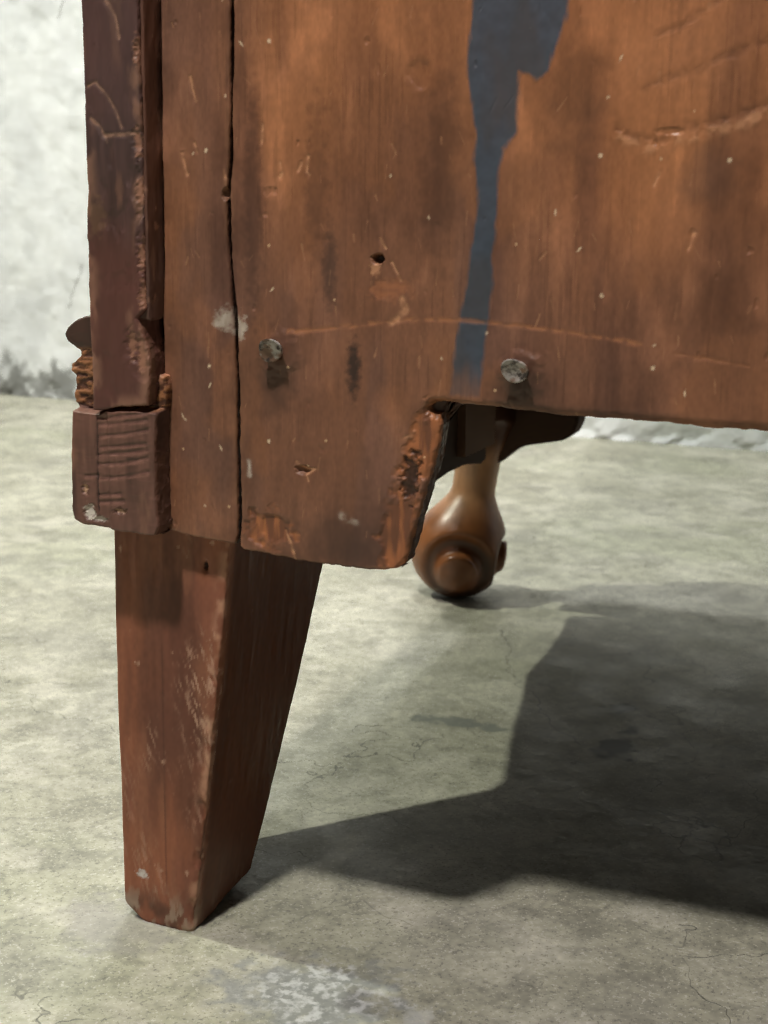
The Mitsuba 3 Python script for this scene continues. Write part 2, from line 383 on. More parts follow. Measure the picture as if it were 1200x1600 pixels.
DENTS = [(0.0830, 0.2772), (0.0452, 0.3067), (0.0562, 0.3068), (0.0530, 0.3081), (0.0118, 0.3350), (0.0074, 0.3072), (0.0235, 0.2987), (0.0540, 0.2001), (0.0862, 0.2108), (0.0973, 0.3390), (0.1828, 0.3200), (0.0959, 0.2139), (0.0103, 0.3251), (0.0659, 0.2734)]
SPECKS = [(0.1623, 0.3306), (0.1605, 0.3124), (0.1462, 0.2941), (0.1017, 0.2917), (0.1629, 0.2675), (0.0420, 0.2654), (0.0106, 0.3128), (0.0159, 0.3139), (0.0045, 0.2169), (0.0056, 0.2157), (0.0160, 0.2363), (0.0162, 0.2292), (0.0239, 0.3327), (0.0412, 0.3509), (0.0302, 0.3504), (0.1811, 0.2520), (0.1811, 0.2446), (0.1920, 0.2368), (0.1073, 0.2439), (0.1234, 0.2535), (0.1547, 0.2823), (0.0874, 0.3055), (0.0404, 0.2098), (0.0204, 0.2059), (0.0133, 0.1832), (0.2020, 0.3111), (0.1659, 0.3427)]
SCRIBE = [(0.0489, 0.2506), (0.0610, 0.2518), (0.0759, 0.2540), (0.0880, 0.2559), (0.0976, 0.2570), (0.1141, 0.2575), (0.1324, 0.2565), (0.1503, 0.2552), (0.1657, 0.2538), (0.1764, 0.2522)]
SCRIBE_END = [(0.1882, 0.2496), (0.1976, 0.2486), (0.2119, 0.2467)]
GRAIN1 = [(0.1774, 0.3498), (0.1837, 0.3516), (0.1891, 0.3550), (0.1944, 0.3582), (0.2008, 0.3627)]
GRAIN2 = [(0.1733, 0.3332), (0.1799, 0.3358), (0.1892, 0.3384), (0.1973, 0.3422), (0.2054, 0.3453), (0.2170, 0.3491)]
GRAIN3 = [(0.1658, 0.3204), (0.1741, 0.3176), (0.1808, 0.3180), (0.1836, 0.3200), (0.1902, 0.3213), (0.1965, 0.3226), (0.2030, 0.3240), (0.2083, 0.3266), (0.2202, 0.3303)]
SCAR = [(0.0923, 0.2636), (0.0938, 0.2599), (0.0905, 0.2565), (0.0885, 0.2550)]
RUB = [(0.0879, 0.2670)]
BRUSHY = [(0.0973, 0.3397)]
SMEAR = [(0.0229, 0.2536), (0.0289, 0.2515)]
PATCHES = [(0.1517, 0.3311), (0.1064, 0.3087), (0.0647, 0.2733), (0.0741, 0.2381), (0.0345, 0.2928), (0.0596, 0.3020), (0.0437, 0.2336), (0.1365, 0.2345), (0.0651, 0.1759), (0.0962, 0.2012), (0.0916, 0.1797), (0.0403, 0.1771), (0.1008, 0.2119), (0.1962, 0.3072), (0.2058, 0.2815), (0.1077, 0.2261), (0.0403, 0.1832)]
STREAKS = [(0.0105, 0.3351), (0.0120, 0.3317)]
CURL = [(0.0940, 0.2146), (0.0959, 0.2157), (0.0973, 0.2176)]
CHIP = [(0.0514, 0.2030), (0.0547, 0.2009), (0.0591, 0.2010), (0.0555, 0.1985), (0.0565, 0.1963)]
DRIPW = [(0.0322, 0.2015), (0.0324, 0.1966)]
WHITE = [(0.0702, 0.1841), (0.0753, 0.1829)]
LINES_A = [(0.0098, 0.3395), (0.0108, 0.3351), (0.0120, 0.3311)]
LINES_A2 = [(0.0061, 0.3128), (0.0074, 0.3078), (0.0081, 0.3056)]
LINES_A3 = [(0.0112, 0.3164), (0.0122, 0.3137)]
LINES_A4 = [(0.0231, 0.3072), (0.0240, 0.2999)]
LINES_B1 = [(0.0452, 0.3096), (0.0460, 0.3063), (0.0450, 0.3049)]
LINES_B2 = [(0.0535, 0.3094), (0.0525, 0.3072)]
LINES_B3 = [(0.0562, 0.3118), (0.0557, 0.3068), (0.0567, 0.3055)]
LINES_B4 = [(0.0838, 0.2844), (0.0860, 0.2810)]
LINES_B5 = [(0.0883, 0.2762), (0.0917, 0.2704)]
LINES_B6 = [(0.0469, 0.1766), (0.0495, 0.1719), (0.0511, 0.1662)]
LINES_B7 = [(0.1922, 0.2882), (0.1905, 0.2832)]
LINES_B8 = [(0.1800, 0.3071), (0.1785, 0.3031)]
LINES_B9 = [(0.0385, 0.3227), (0.0380, 0.3161)]
LIGHT_LINES = [(LINES_A, 0.0006), (LINES_A2, 0.0007), (LINES_A3, 0.0006), (LINES_A4, 0.0006), (LINES_B1, 0.0007), (LINES_B2, 0.0006), (LINES_B3, 0.0007),
               (LINES_B4, 0.0005), (LINES_B5, 0.0005), (LINES_B6, 0.0006), (LINES_B7, 0.0006), (LINES_B8, 0.0007), (LINES_B9, 0.0006), (SCAR, 0.0012), (CURL, 0.0007), (CHIP, 0.0006)]
rng = np.random.default_rng(5)
TICKS = []
for i in range(150):
    tx, tz = rng.uniform(0.0, 0.235), rng.uniform(0.17, 0.37)
    ln, an = rng.uniform(0.0012, 0.0055), rng.normal(0, 0.35)
    TICKS.append(([(tx, tz), (tx + ln * math.sin(an), tz + ln * math.cos(an))], rng.uniform(0.00022, 0.0005), rng.uniform(0.3, 1.0)))
FLECKS = [(rng.uniform(0.0, 0.235), rng.uniform(0.17, 0.37), rng.uniform(0.0003, 0.0007)) for i in range(22)]


def board_relief(x, z, d):
    y = 0.0009 * (nz(x, 0, z, (24, 1, 7), 11, 2) - 0.5)                    # hand-planed unevenness
    y += 0.00016 * (nz(x, 0, z, (420, 1, 14), 12, 3) - 0.5)                # grain
    y += 0.00020 * (nz(x, 0, z, (260, 1, 110), 13, 3) - 0.5)
    y += 0.00012 * (nz(x, 0, z, (620, 1, 330), 15, 2) - 0.5)
    pits = nz(x, 0, z, (230, 1, 120), 14, 3)
    y += 0.0005 * sstep(0.79, 0.92, pits)
    for i, (rx, rz, dep) in {0: (0.0022, 0.0016, 0.0035), 6: (0.0013, 0.0020, 0.0022), 7: (0.0028, 0.0016, 0.0016), 9: (0.0042, 0.0050, 0.0006), 10: (0.005, 0.0012, 0.0004)}.items():
        y += dep * blob(x, z, DENTS[i], rx, rz, 0, 0.3, 20 + i)
    for pts, w in LIGHT_LINES:
        y += 0.0004 * stroke(x, z, pts, w * 1.2, 31)
    y += 0.0002 * stroke(x, z, SCRIBE, 0.0007, 32, 0.4) + 0.0003 * stroke(x, z, SCRIBE_END, 0.0006, 33)
    y += 0.0002 * stroke(x, z, GRAIN1, 0.0011, 34, 0.5) + 0.0002 * stroke(x, z, GRAIN2, 0.0014, 35, 0.5) + 0.00035 * stroke(x, z, GRAIN3, 0.0018, 36, 0.5)
    y -= 0.0002 * stroke(x, z, np.array(GRAIN3) + (0.001, -0.0026), 0.0022, 37, 0.7)
    y += 0.0003 * blob(x, z, RUB[0], 0.0085, 0.0035, 0.1, 0.6, 38)
    # torn and worn places along the lower edge
    y += 0.0012 * torn(x, z) * (0.3 + nz(x, 0, z, (300, 1, 70), 39, 3))
    y += 0.0010 * burnt(x, z)
    for pts, w, s in TICKS:
        y += 0.0002 * s * stroke(x, z, pts, w * 1.3, 41, 0.2)
    for k, c in enumerate(NAILS):
        y -= 0.0010 * blob(x, z, (c[0] + 0.001, c[1] - 0.001), 0.008, 0.008, 0, 0.5, 50 + k)
    return y


def torn(x, z):
    m = blob(x, z, PATCHES[10], 0.0075, 0.016, -0.15, 0.5, 61, 0.3)
    m = np.maximum(m, blob(x, z, PATCHES[12], 0.0065, 0.019, -0.32, 0.6, 62, 0.4))
    m = np.maximum(m, blob(x, z, PATCHES[11], 0.0105, 0.0075, 0.2, 0.7, 63, 0.4))
    return m


def burnt(x, z):
    return np.maximum(blob(x, z, PATCHES[9], 0.0032, 0.0085, -0.15, 0.8, 64, 0.4), 0.7 * blob(x, z, PATCHES[15], 0.006, 0.003, 0, 0.8, 65, 0.4))


def wood_base(x, y, z, warm, seed):
    g = nz(x, y * 0.3, z, (48, 48, 6.5), seed, 4)
    fine = nz(x, y, z, (430, 430, 55), seed + 1, 3)
    cloud = nz(x, y, z, (26, 26, 13), seed + 2, 4)
    c = lin(119, 86, 72) * np.ones(x.shape + (1,))
    c = mixc(c, lin(170, 113, 77), warm * 1.0)
    c = mixc(c, lin(82, 56, 50), 0.5 * sstep(0.52, 0.76, g))
    c = mixc(c, lin(148, 98, 66), 0.35 * sstep(0.55, 0.36, g))
    c = mixc(c, lin(80, 56, 47), 0.38 * sstep(0.50, 0.72, cloud))
    c = mixc(c, lin(156, 104, 70), 0.35 * sstep(0.50, 0.36, nz(x, y, z, (40, 40, 22), seed + 6, 4)))
    pores = sstep(0.60, 0.74, nz(x, y, z, (820, 820, 42), seed + 8, 2)) * sstep(0.35, 0.6, nz(x, y, z, (50, 50, 12), seed + 9, 2))
    c = mixc(c, c * 0.6, 0.40 * pores)
    hair = sstep(0.68, 0.78, nz(x, y, z, (1000, 1000, 60), seed + 10, 2))
    c = mixc(c, c * 1.45, 0.22 * hair)
    return c * (0.74 + 0.30 * fine + 0.22 * nz(x, y, z, (1100, 1100, 500), seed + 11, 2))[..., None]


PALE, RAW, DIRT, DUST = lin(198, 146, 110), lin(150, 94, 60), lin(44, 30, 25), lin(190, 178, 165)


def board_tint(x, y, z, d):
    up = sstep(0.245, 0.345, z + 0.05 * (nz(x, 0, z, (18, 1, 10), 71, 3) - 0.5))
    right = sstep(0.10, 0.17, x + 0.05 * (nz(x, 0, z, (14, 1, 10), 72, 2) - 0.5))
    warm = np.clip(0.10 + 0.75 * up * sstep(0.0, 0.05, x) + 0.30 * right, 0, 1)
    c = wood_base(x, y, z, warm, 73)
    darkening = sstep(0.46, 0.66, nz(x, 0, z, (34, 1, 5), 74, 4) + 0.16 * sstep(0.29, 0.20, z))  # darker in upright streaks, more so towards the bottom
    c = mixc(c, c * (0.56, 0.54, 0.58), 0.38 * darkening)
    wear = sstep(0.54, 0.70, nz(x, 0, z, (70, 1, 28), 75, 4))
    c = mixc(c, c * 1.35, 0.8 * wear)
    c = mixc(c, c * 0.6, 0.55 * sstep(0.012, 0.0, d) * sstep(0.35, 0.6, nz(x, 0, z, (60, 1, 60), 76, 3)))
    # stains with edges of their own, and a dark patch below each nail
    soft = dict(rough=0.5, soft=0.7)
    S = PATCHES
    for i, rx, rz, s, col in ((0, 0.0105, 0.021, 0.42, lin(62, 45, 35)), (1, 0.0075, 0.034, 0.45, lin(66, 46, 38)), (2, 0.0030, 0.013, 0.55, lin(52, 44, 42)),
                              (3, 0.0026, 0.0105, 0.85, lin(44, 36, 34)), (4, 0.0040, 0.040, 0.45, lin(58, 42, 38)), (5, 0.005, 0.028, 0.45, lin(70, 48, 38)),
                              (6, 0.009, 0.016, 0.5, lin(56, 44, 40)), (7, 0.010, 0.012, 0.65, lin(48, 36, 30)), (8, 0.017, 0.012, 0.55, lin(58, 44, 40)),
                              (13, 0.010, 0.010, 0.4, lin(96, 72, 62)), (14, 0.016, 0.03, 0.5, lin(84, 54, 38))):
        c = mixc(c, col, s * blob(x, z, S[i], rx, rz, 0.0, seed=80 + i, **soft))
    rub = blob(x, z, RUB[0], 0.0085, 0.0035, 0.1, 0.7, 38, 0.6)
    c = mixc(c, lin(164, 106, 74), 0.65 * rub * (0.4 + nz(x, 0, z, (200, 1, 600), 84, 2)))
    c = mixc(c, lin(128, 84, 58), 0.6 * blob(x, z, BRUSHY[0], 0.0042, 0.0050, 0, 0.7, 85) * sstep(0.4, 0.6, nz(x, 0, z, (700, 1, 250), 86, 2)))
    t = torn(x, z)
    c = mixc(c, mixc(RAW * 1.25 * np.ones(x.shape + (1,)), lin(112, 72, 52), sstep(0.35, 0.65, nz(x, 0, z, (420, 1, 60), 87, 3))), 0.9 * t)
    c = mixc(c, lin(44, 30, 24), 0.85 * burnt(x, z))
    c = mixc(c, lin(168, 112, 78), 0.7 * stroke(x, z, SCRIBE, 0.0008, 32, 0.85) + 0.4 * stroke(x, z, SCRIBE_END, 0.0006, 33))
    c = mixc(c, DIRT, 0.25 * stroke(x, z, GRAIN1, 0.0012, 34) + 0.3 * stroke(x, z, GRAIN2, 0.0012, 35) + 0.3 * stroke(x, z, GRAIN3, 0.0014, 36))
    c = mixc(c, PALE, 0.5 * stroke(x, z, np.array(GRAIN3) + (0.001, -0.0026), 0.0015, 37, 0.9))
    for pts, w in LIGHT_LINES:
        c = mixc(c, PALE, 0.8 * stroke(x, z, pts, w * 0.8, 31, 0.7))
    c = mixc(c, DIRT, 0.9 * blob(x, z, DENTS[0], 0.0020, 0.0015, 0, 0.3, 20))
    c = mixc(c, PALE, 0.7 * blob(x, z, (DENTS[0][0] - 0.001, DENTS[0][1] - 0.0036), 0.0022, 0.0022, 0, 0.7, 88))
    for pts, w, s in TICKS:
        c = mixc(c, PALE * 0.8, 0.5 * s * stroke(x, z, pts, w * 0.9, 41, 0.5))
    for k, p in enumerate(SPECKS):
        c = mixc(c, lin(226, 205, 175), (0.5, 0.8, 0.65)[k % 3] * blob(x, z, p, (0.0005, 0.0007, 0.0004)[k % 3], (0.0007, 0.0008, 0.0012)[k % 3], 0.4 * (k % 5 - 2), 0.5, 90 + k % 7, 0.8))
    for fx, fz, fr in FLECKS:
        c = mixc(c, lin(205, 170, 135), 0.7 * blob(x, z, (fx, fz), fr, fr, 0, 0.4, 97, 0.4))
    for p, rx in ((SMEAR[0], 0.0045), (SMEAR[1], 0.0026)):
        c = mixc(c, lin(196, 186, 172), 0.8 * blob(x, z, p, rx, 0.0042, 0, 0.8, 98) * (0.35 + 0.8 * nz(x, 0, z, (500, 1, 200), 99, 2)))
    c = mixc(c, DUST, 0.8 * stroke(x, z, DRIPW, 0.0008, 100, 0.3) + 0.6 * stroke(x, z, WHITE, 0.0012, 101, 1.0))
    # grime in the joints, wear on the arrises
    c = mixc(c, PALE * 0.6, 0.15 * sstep(0.0016, 0.0004, np.abs(d - 0.0007)) * sstep(0.45, 0.65, nz(x, 0, z, (160, 1, 90), 102, 3)))
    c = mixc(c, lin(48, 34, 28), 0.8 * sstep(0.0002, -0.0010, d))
    return c


STEP = 0.00037
xsA = grid1(-0.012, 0.036, STEP)
zsA = grid1(0.158, 0.380, STEP, far=TOP)
mA, cA = wrapped_board(xsA, zsA, BOARD_A, 0.0, 0.0010, 0.0075, board_relief, board_tint, jitter=0.00018, seed=201)
part('back_board', mA, 'board_wood', cA)


def radius_b(x, z):
    """The lobe's free edge and the long lower edge are worn rounder than the joint."""
    return 0.0009 + 0.0022 * sstep(0.085, 0.098, x) + 0.0008 * sstep(0.12, 0.16, x)


xsB = grid1(0.016, 0.240, STEP, far=RIGHT_END + 0.02)
zsB = grid1(0.154, 0.462, STEP, far=TOP)
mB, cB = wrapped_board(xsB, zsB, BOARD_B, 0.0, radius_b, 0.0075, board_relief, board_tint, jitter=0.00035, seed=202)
part('back_board_001', mB, 'board_wood', cB)

# --- the blue-grey paint that ran down the wide board: a thin film over the same wood ---
sx, sz = np.arange(0.100, 0.182, STEP), np.arange(0.226, 0.458, STEP)
SX, SZ = np.meshgrid(sx, sz)
sd = poly_sdf(SX, SZ, STREAK) + 0.0011 + 0.0011 * (nz(SX, 0, SZ, (160, 1, 70), 301, 3) - 0.5) + 0.0014 * (nz(SX, 0, SZ, (620, 1, 200), 302, 3) - 0.5)
sd = np.minimum(sd, poly_sdf(SX, SZ, BOARD_B) - 0.0021)
film = np.clip(sd * 0.25, -0.0003, 0.00010)
SYY = board_relief(SX, SZ, np.ones_like(SX)) - film - 0.00002 * nz(SX, 0, SZ, (900, 1, 900), 304, 2)
si_ = np.arange(SX.size).reshape(SX.shape)
okq = (sd[:-1, :-1] > -0.0006) & (sd[1:, 1:] > -0.0006)
sq = np.stack([si_[:-1, :-1], si_[:-1, 1:], si_[1:, 1:], si_[1:, :-1]], -1)[okq]
used, inv = np.unique(sq, return_inverse=True)
sv = np.stack([SX, SYY, SZ], -1).reshape(-1, 3)[used]
sx_, sz_ = sv[:, 0], sv[:, 2]
sc = lin(62, 75, 89) * (0.80 + 0.4 * nz(sx_, 0, sz_, (300, 1, 300), 305, 3))[:, None]
sc = mixc(sc, lin(66, 66, 68), 0.5 * sstep(0.5, 0.7, nz(sx_, 0, sz_, (90, 1, 30), 306, 3)))
under = board_tint(sx_, 0 * sx_, sz_, np.ones_like(sx_))
sdv = sd.reshape(-1)[used]
thin = 1 - sstep(-0.0002, 0.0018, sdv + 0.0012 * (nz(sx_, 0, sz_, (500, 1, 160), 309, 3) - 0.5)) * (0.93 - 0.80 * sstep(0.2440, 0.2240, sz_ + 0.010 * (nz(sx_, 0, sz_, (300, 1, 80), 307, 3) - 0.5)))
thin = np.clip(thin + 0.0 * sstep(0.68, 0.80, nz(sx_, 0, sz_, (420, 1, 200), 308, 3)), 0, 1)
sc = mixc(sc, under, thin)
sc = mixc(sc, lin(160, 108, 78), 0.5 * stroke(sx_, sz_, SCRIBE, 0.0007, 32, 0.6))
q4 = inv.reshape(-1, 4)
part('back_board_001__paint_streak', trimesh.Trimesh(sv, np.vstack([q4[:, [0, 1, 2]], q4[:, [0, 2, 3]]]), process=False), 'paint', sc,
     label='streak of blue-grey paint run down the brown board')

# --- two bent iron nails ---------------------------------------------------
for k, (cx, cz) in enumerate(NAILS):
    def nail(x, y, z, cx=cx, cz=cz, k=k):
        tilt = (0.42, 0.24)[k]
        u, w, v = x - cx, z - cz, y + 0.0046
        a = np.arctan2(w, u)
        r = np.sqrt(u ** 2 + w ** 2)
        rim = 0.0045 + 0.00035 * np.sin(2 * a + k * 2) + 0.00022 * np.sin(3 * a + 1)
        lift = v + tilt * w - 0.10 * u + 0.0016 * (r / 0.0044) ** 2
        q0, q1 = r - rim + 0.0008, np.abs(lift - 0.0006) - 0.0004
        head = np.minimum(np.maximum(q0, q1), 0) + np.sqrt(np.maximum(q0, 0) ** 2 + np.maximum(q1, 0) ** 2) - 0.0007
        sh = np.maximum(r - 0.0024 - 0.0010 * sstep(-0.001, -0.0042, y), np.abs(y - 0.0005) - 0.0042)
        return smin(head, sh, 0.0015) + 0.00008 * (nz(x, y, z, (520, 520, 520), 400 + k, 2) - 0.5)
    part('back_board_001__nail' + ('', '_001')[k], nets(nail, (cx - 0.0075, -0.0115, cz - 0.0075), (cx + 0.0075, 0.0035, cz + 0.0075), 0.00028), 'old_iron')

# --- the side of the cabinet: its rear edge stands proud of the back boards ---
def side_base(x, y, z, seed, dark=lin(80, 60, 57), red=lin(106, 70, 62)):
    g = nz(x, y, z, (90, 90, 8), seed, 4)
    c = dark * np.ones(x.shape + (1,))
    c = mixc(c, red, sstep(0.35, 0.68, nz(x, y, z, (26, 26, 16), seed + 1, 3)))
    c = mixc(c, lin(58, 42, 38), 0.6 * sstep(0.52, 0.7, g))
    c = mixc(c, lin(142, 104, 84), 0.5 * sstep(0.56, 0.74, nz(x, y, z, (150, 150, 40), seed + 2, 4)))
    return c * (0.66 + 0.68 * nz(x, y, z, (600, 600, 70), seed + 3, 3))[..., None]


SIDE = [(-0.0268, TOP)] + [(-0.0270, 0.3655), (-0.0269, 0.3392), (-0.0270, 0.3214), (-0.0271, 0.3102), (-0.0276, 0.2804), (-0.0275, 0.2523), (-0.0272, 0.2381), (-0.0273, 0.2185), (-0.0147, 0.2203), (-0.0039, 0.2217), (-0.0029, 0.2299), (-0.0029, 0.2393), (-0.0046, 0.2463), (-0.0074, 0.2539), (-0.0041, 0.2570), (-0.0039, 0.2764), (-0.0041, 0.2990), (-0.0040, 0.3213), (-0.0039, 0.3432), (-0.0039, 0.3647)] + [(-0.0040, TOP)]
ARCS = [[(-0.0218, 0.3369), (-0.0172, 0.3325), (-0.0141, 0.3276), (-0.0117, 0.3213)], [(-0.0247, 0.3248), (-0.0202, 0.3214), (-0.0180, 0.3165)], [(-0.0169, 0.3651), (-0.0131, 0.3596), (-0.0118, 0.3520)], [(-0.0254, 0.3361), (-0.0218, 0.3374), (-0.0198, 0.3343)], [(-0.0184, 0.3187), (-0.0117, 0.3191), (-0.0059, 0.3195)]]
SCHIP = [(-0.0046, 0.3479), (-0.0055, 0.3158), (-0.0049, 0.2990), (-0.0049, 0.2764), (-0.0048, 0.2621), (-0.0059, 0.2392), (-0.0099, 0.2437), (-0.0235, 0.2897), (-0.0268, 0.2164)]


def side_relief(x, z, d):
    y = 0.0010 * (nz(x, 0, z, (60, 1, 22), 501, 3) - 0.5) + 0.0005 * (nz(x, 0, z, (300, 1, 60), 502, 3) - 0.5)
    rough = sstep(0.355, 0.31, z) * (1 - sstep(0.30, 0.26, z) * 0.5)
    y += 0.0007 * rough * sstep(0.5, 0.75, nz(x, 0, z, (240, 1, 90), 503, 3))
    for i, a in enumerate(ARCS):
        y += 0.0004 * stroke(x, z, a, 0.0008, 504 + i, 0.5)
    for i, (rx, rz) in enumerate(((0.0012, 0.003), (0.0022, 0.005), (0.002, 0.010), (0.0018, 0.008), (0.0015, 0.004), (0.0035, 0.009), (0.003, 0.006))):
        y += 0.0012 * blob(x, z, SCHIP[i], rx, rz, 0, 0.5, 510 + i, 0.9)
    return y


def side_tint(x, y, z, d):
    c = side_base(x, y, z, 520)
    up = sstep(0.30, 0.34, z)
    c = mixc(c, lin(76, 60, 60), 0.55 * up)
    c = mixc(c, lin(106, 64, 54), 0.5 * sstep(0.295, 0.27, z))
    edge = sstep(0.006, 0.001, np.abs(d))
    c = mixc(c, lin(150, 112, 92), 0.6 * edge * sstep(0.48, 0.66, nz(x, 0, z, (170, 1, 60), 530, 4)))
    c = mixc(c, lin(118, 90, 66), 0.4 * blob(x, z, SCHIP[7], 0.0035, 0.007, 0, 0.8, 531))
    for i, a in enumerate(ARCS):
        c = mixc(c, lin(160, 124, 104), 0.75 * stroke(x, z, a, 0.0005, 504 + i, 0.6))
    for i in range(7):
        c = mixc(c, lin(158, 114, 92), 0.7 * blob(x, z, SCHIP[i], 0.0016, 0.005, 0, 0.8, 510 + i))
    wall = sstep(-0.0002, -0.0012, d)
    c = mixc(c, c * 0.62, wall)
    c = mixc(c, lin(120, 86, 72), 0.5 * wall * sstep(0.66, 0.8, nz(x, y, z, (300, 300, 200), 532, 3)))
    return c


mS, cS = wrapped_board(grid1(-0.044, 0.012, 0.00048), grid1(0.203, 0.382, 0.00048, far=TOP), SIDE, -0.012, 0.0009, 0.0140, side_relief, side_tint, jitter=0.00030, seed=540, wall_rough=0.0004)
back = trimesh.creation.box(bounds=[(-0.0258, 0.0030, 0.222), (-0.0075, 0.60, TOP - 0.004)])
flared = lambda m: np.array(m.vertices) + np.outer(np.maximum(m.vertices[:, 1] - 0.03, 0), (-0.047, 0, 0))
back.vertices = flared(back)
mS2 = trimesh.util.concatenate([mS, back])
part('side_panel', mS2, 'side_wood', np.vstack([cS, np.tile(lin(84, 60, 52), (len(back.vertices), 1))]))

# --- the batten in the rebate between side and back ---
def batten(x, y, z):
    b = np.maximum(np.maximum(np.abs(x + 0.0075) - 0.0045, np.abs(y - 0.005) - 0.0150), 0.2530 - z)
    return b + 0.0010 * (nz(x, y, z, (180, 180, 60), 560, 3) - 0.5) + 0.0014 * (nz(x, y, z, (60, 60, 45), 561, 2) - 0.5)


def batten_tint(v):
    x, y, z = v.T
    c = side_base(x, y, z, 562, lin(84, 60, 52), lin(100, 68, 56))
    c = mixc(c, lin(140, 104, 86), 0.8 * sstep(0.68, 0.80, nz(x, y, z, (240, 240, 150), 563, 3)))
    return c


mBt = nets(batten, (-0.014, -0.013, 0.249), (0.0, 0.022, 0.40), 0.0006)
part('batten', mBt, 'side_wood', batten_tint(mBt.vertices))

# --- the base moulding's sawn-off end ---------------------------------------
MOULD = [(-0.0275, 0.2537), (-0.0337, 0.2530), (-0.0382, 0.2511), (-0.0418, 0.2484), (-0.0430, 0.2457), (-0.0420, 0.2431), (-0.0392, 0.2410), (-0.0364, 0.2397), (-0.0365, 0.2378), (-0.0388, 0.2362), (-0.0412, 0.2344), (-0.0410, 0.2320), (-0.0394, 0.2302), (-0.0392, 0.2273), (-0.0399, 0.2233), (-0.0398, 0.2197), (-0.0381, 0.2181), (-0.0383, 0.2144), (-0.0392, 0.1983), (-0.0397, 0.1782), (-0.0387, 0.1750), (-0.0349, 0.1736), (-0.0204, 0.1728), (-0.0027, 0.1722), (-0.0012, 0.1756), (-0.0017, 0.1915), (-0.0016, 0.2061), (-0.0011, 0.2157), (0.0003, 0.2272), (-0.0004, 0.2319), (-0.0039, 0.2327), (-0.0075, 0.2315)]
SAW = [[(-0.0266, 0.2152), (-0.0148, 0.2172), (-0.0048, 0.2190)], [(-0.0267, 0.2130), (-0.0149, 0.2145), (-0.0049, 0.2162)], [(-0.0263, 0.2086), (-0.0150, 0.2102), (-0.0044, 0.2126)], [(-0.0264, 0.2042), (-0.0151, 0.2058), (-0.0051, 0.2072)], [(-0.0276, 0.2011), (-0.0152, 0.2031), (-0.0046, 0.2051)], [(-0.0272, 0.1975), (-0.0153, 0.1992), (-0.0047, 0.2020)], [(-0.0268, 0.1923), (-0.0155, 0.1940), (-0.0048, 0.1966)], [(-0.0331, 0.1926), (-0.0268, 0.1933)], [(-0.0276, 0.1856), (-0.0171, 0.1872)], [(-0.0271, 0.1829), (-0.0158, 0.1846)]]
MJOINT = [(-0.0271, 0.2168), (-0.0273, 0.2041), (-0.0276, 0.1930), (-0.0277, 0.1831), (-0.0275, 0.1793)]
MCHIPW = [(-0.0316, 0.1782), (-0.0333, 0.1876), (-0.0173, 0.1803), (-0.0274, 0.1761)]
TEAR_Z = [(-0.0332, 0.2130)][0][1]
STEP_Z = [(-0.0175, 0.2192)][0][1]


def mould_relief(x, z, d):
    up = sstep(STEP_Z - 0.0006, STEP_Z + 0.0006, z + 0.0010 * (nz(x, 0, z, (160, 1, 160), 602, 2) - 0.5) - 0.0018 * sstep(-0.022, -0.026, x) * -1)
    y = 0.0010 + 0.0006 * (nz(x, 0, z, (120, 1, 120), 603, 3) - 0.5) + 0.0003 * (nz(x, 0, z, (250, 1, 700), 604, 3) - 0.5)
    for i, s in enumerate(SAW):
        y += 0.0005 * stroke(x, z, s, 0.0006, 610 + i, 0.4)
    y += 0.0005 * stroke(x, z, MJOINT, 0.0004, 625, 0.3)
    y += 0.0012 * sstep(-0.0215, -0.0225, x) * (1 - up)
    tear = (nz(x, 0, z, (330, 1, 620), 606, 5) - 0.5)
    bead = sstep(0.240, 0.2435, z)
    y += up * (0.0065 + (0.0026 - 0.0016 * sstep(-0.012, -0.004, x)) * tear * (1 - bead) - 0.0012 * bead)
    for i, (rx, rz) in enumerate(((0.0025, 0.003), (0.0016, 0.0022), (0.003, 0.0012), (0.0035, 0.0012))):
        y += 0.0010 * blob(x, z, MCHIPW[i], rx, rz, 0, 0.8, 630 + i)
    return y


def mould_tint(x, y, z, d):
    c = side_base(x, y, z, 640, lin(104, 74, 64), lin(118, 82, 70))
    up = sstep(STEP_Z - 0.0006, STEP_Z + 0.001, z)
    bead = sstep(0.240, 0.2425, z)
    raw = mixc(lin(150, 102, 68) * np.ones(x.shape + (1,)), lin(74, 46, 32), sstep(0.42, 0.62, nz(x, 0, z, (330, 1, 620), 606, 5)))
    c = mixc(c, raw, 0.9 * up * (1 - bead))
    c = mixc(c, lin(58, 42, 36), 0.85 * up * bead)
    for i, s in enumerate(SAW):
        c = mixc(c, lin(62, 42, 38), 0.4 * stroke(x, z, s, 0.0006, 610 + i, 0.5))
        c = mixc(c, lin(146, 106, 94), 0.5 * stroke(x, z, np.array(s) - (0, 0.0011), 0.0006, 616 + i, 0.6))
    c = mixc(c, lin(40, 28, 26), 0.8 * stroke(x, z, MJOINT, 0.0004, 625, 0.3))
    c = mixc(c, lin(214, 206, 196), 0.9 * blob(x, z, MCHIPW[0], 0.0022, 0.0028, 0, 0.9, 630) + 0.7 * blob(x, z, MCHIPW[3], 0.0035, 0.001, 0, 0.9, 633))
    c = mixc(c, lin(196, 160, 130), 0.8 * blob(x, z, MCHIPW[1], 0.0010, 0.0020, 0, 0.9, 631) + 0.6 * blob(x, z, MCHIPW[2], 0.0022, 0.0008, 0, 0.9, 632))
    top = sstep(0.2275, 0.2305, z) * sstep(-0.006, -0.001, x)
    c = mixc(c, lin(176, 124, 98), 0.85 * top * sstep(0.35, 0.55, nz(x, y, z, (250, 250, 250), 645, 3)))
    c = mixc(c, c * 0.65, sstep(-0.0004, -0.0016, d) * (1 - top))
    return c


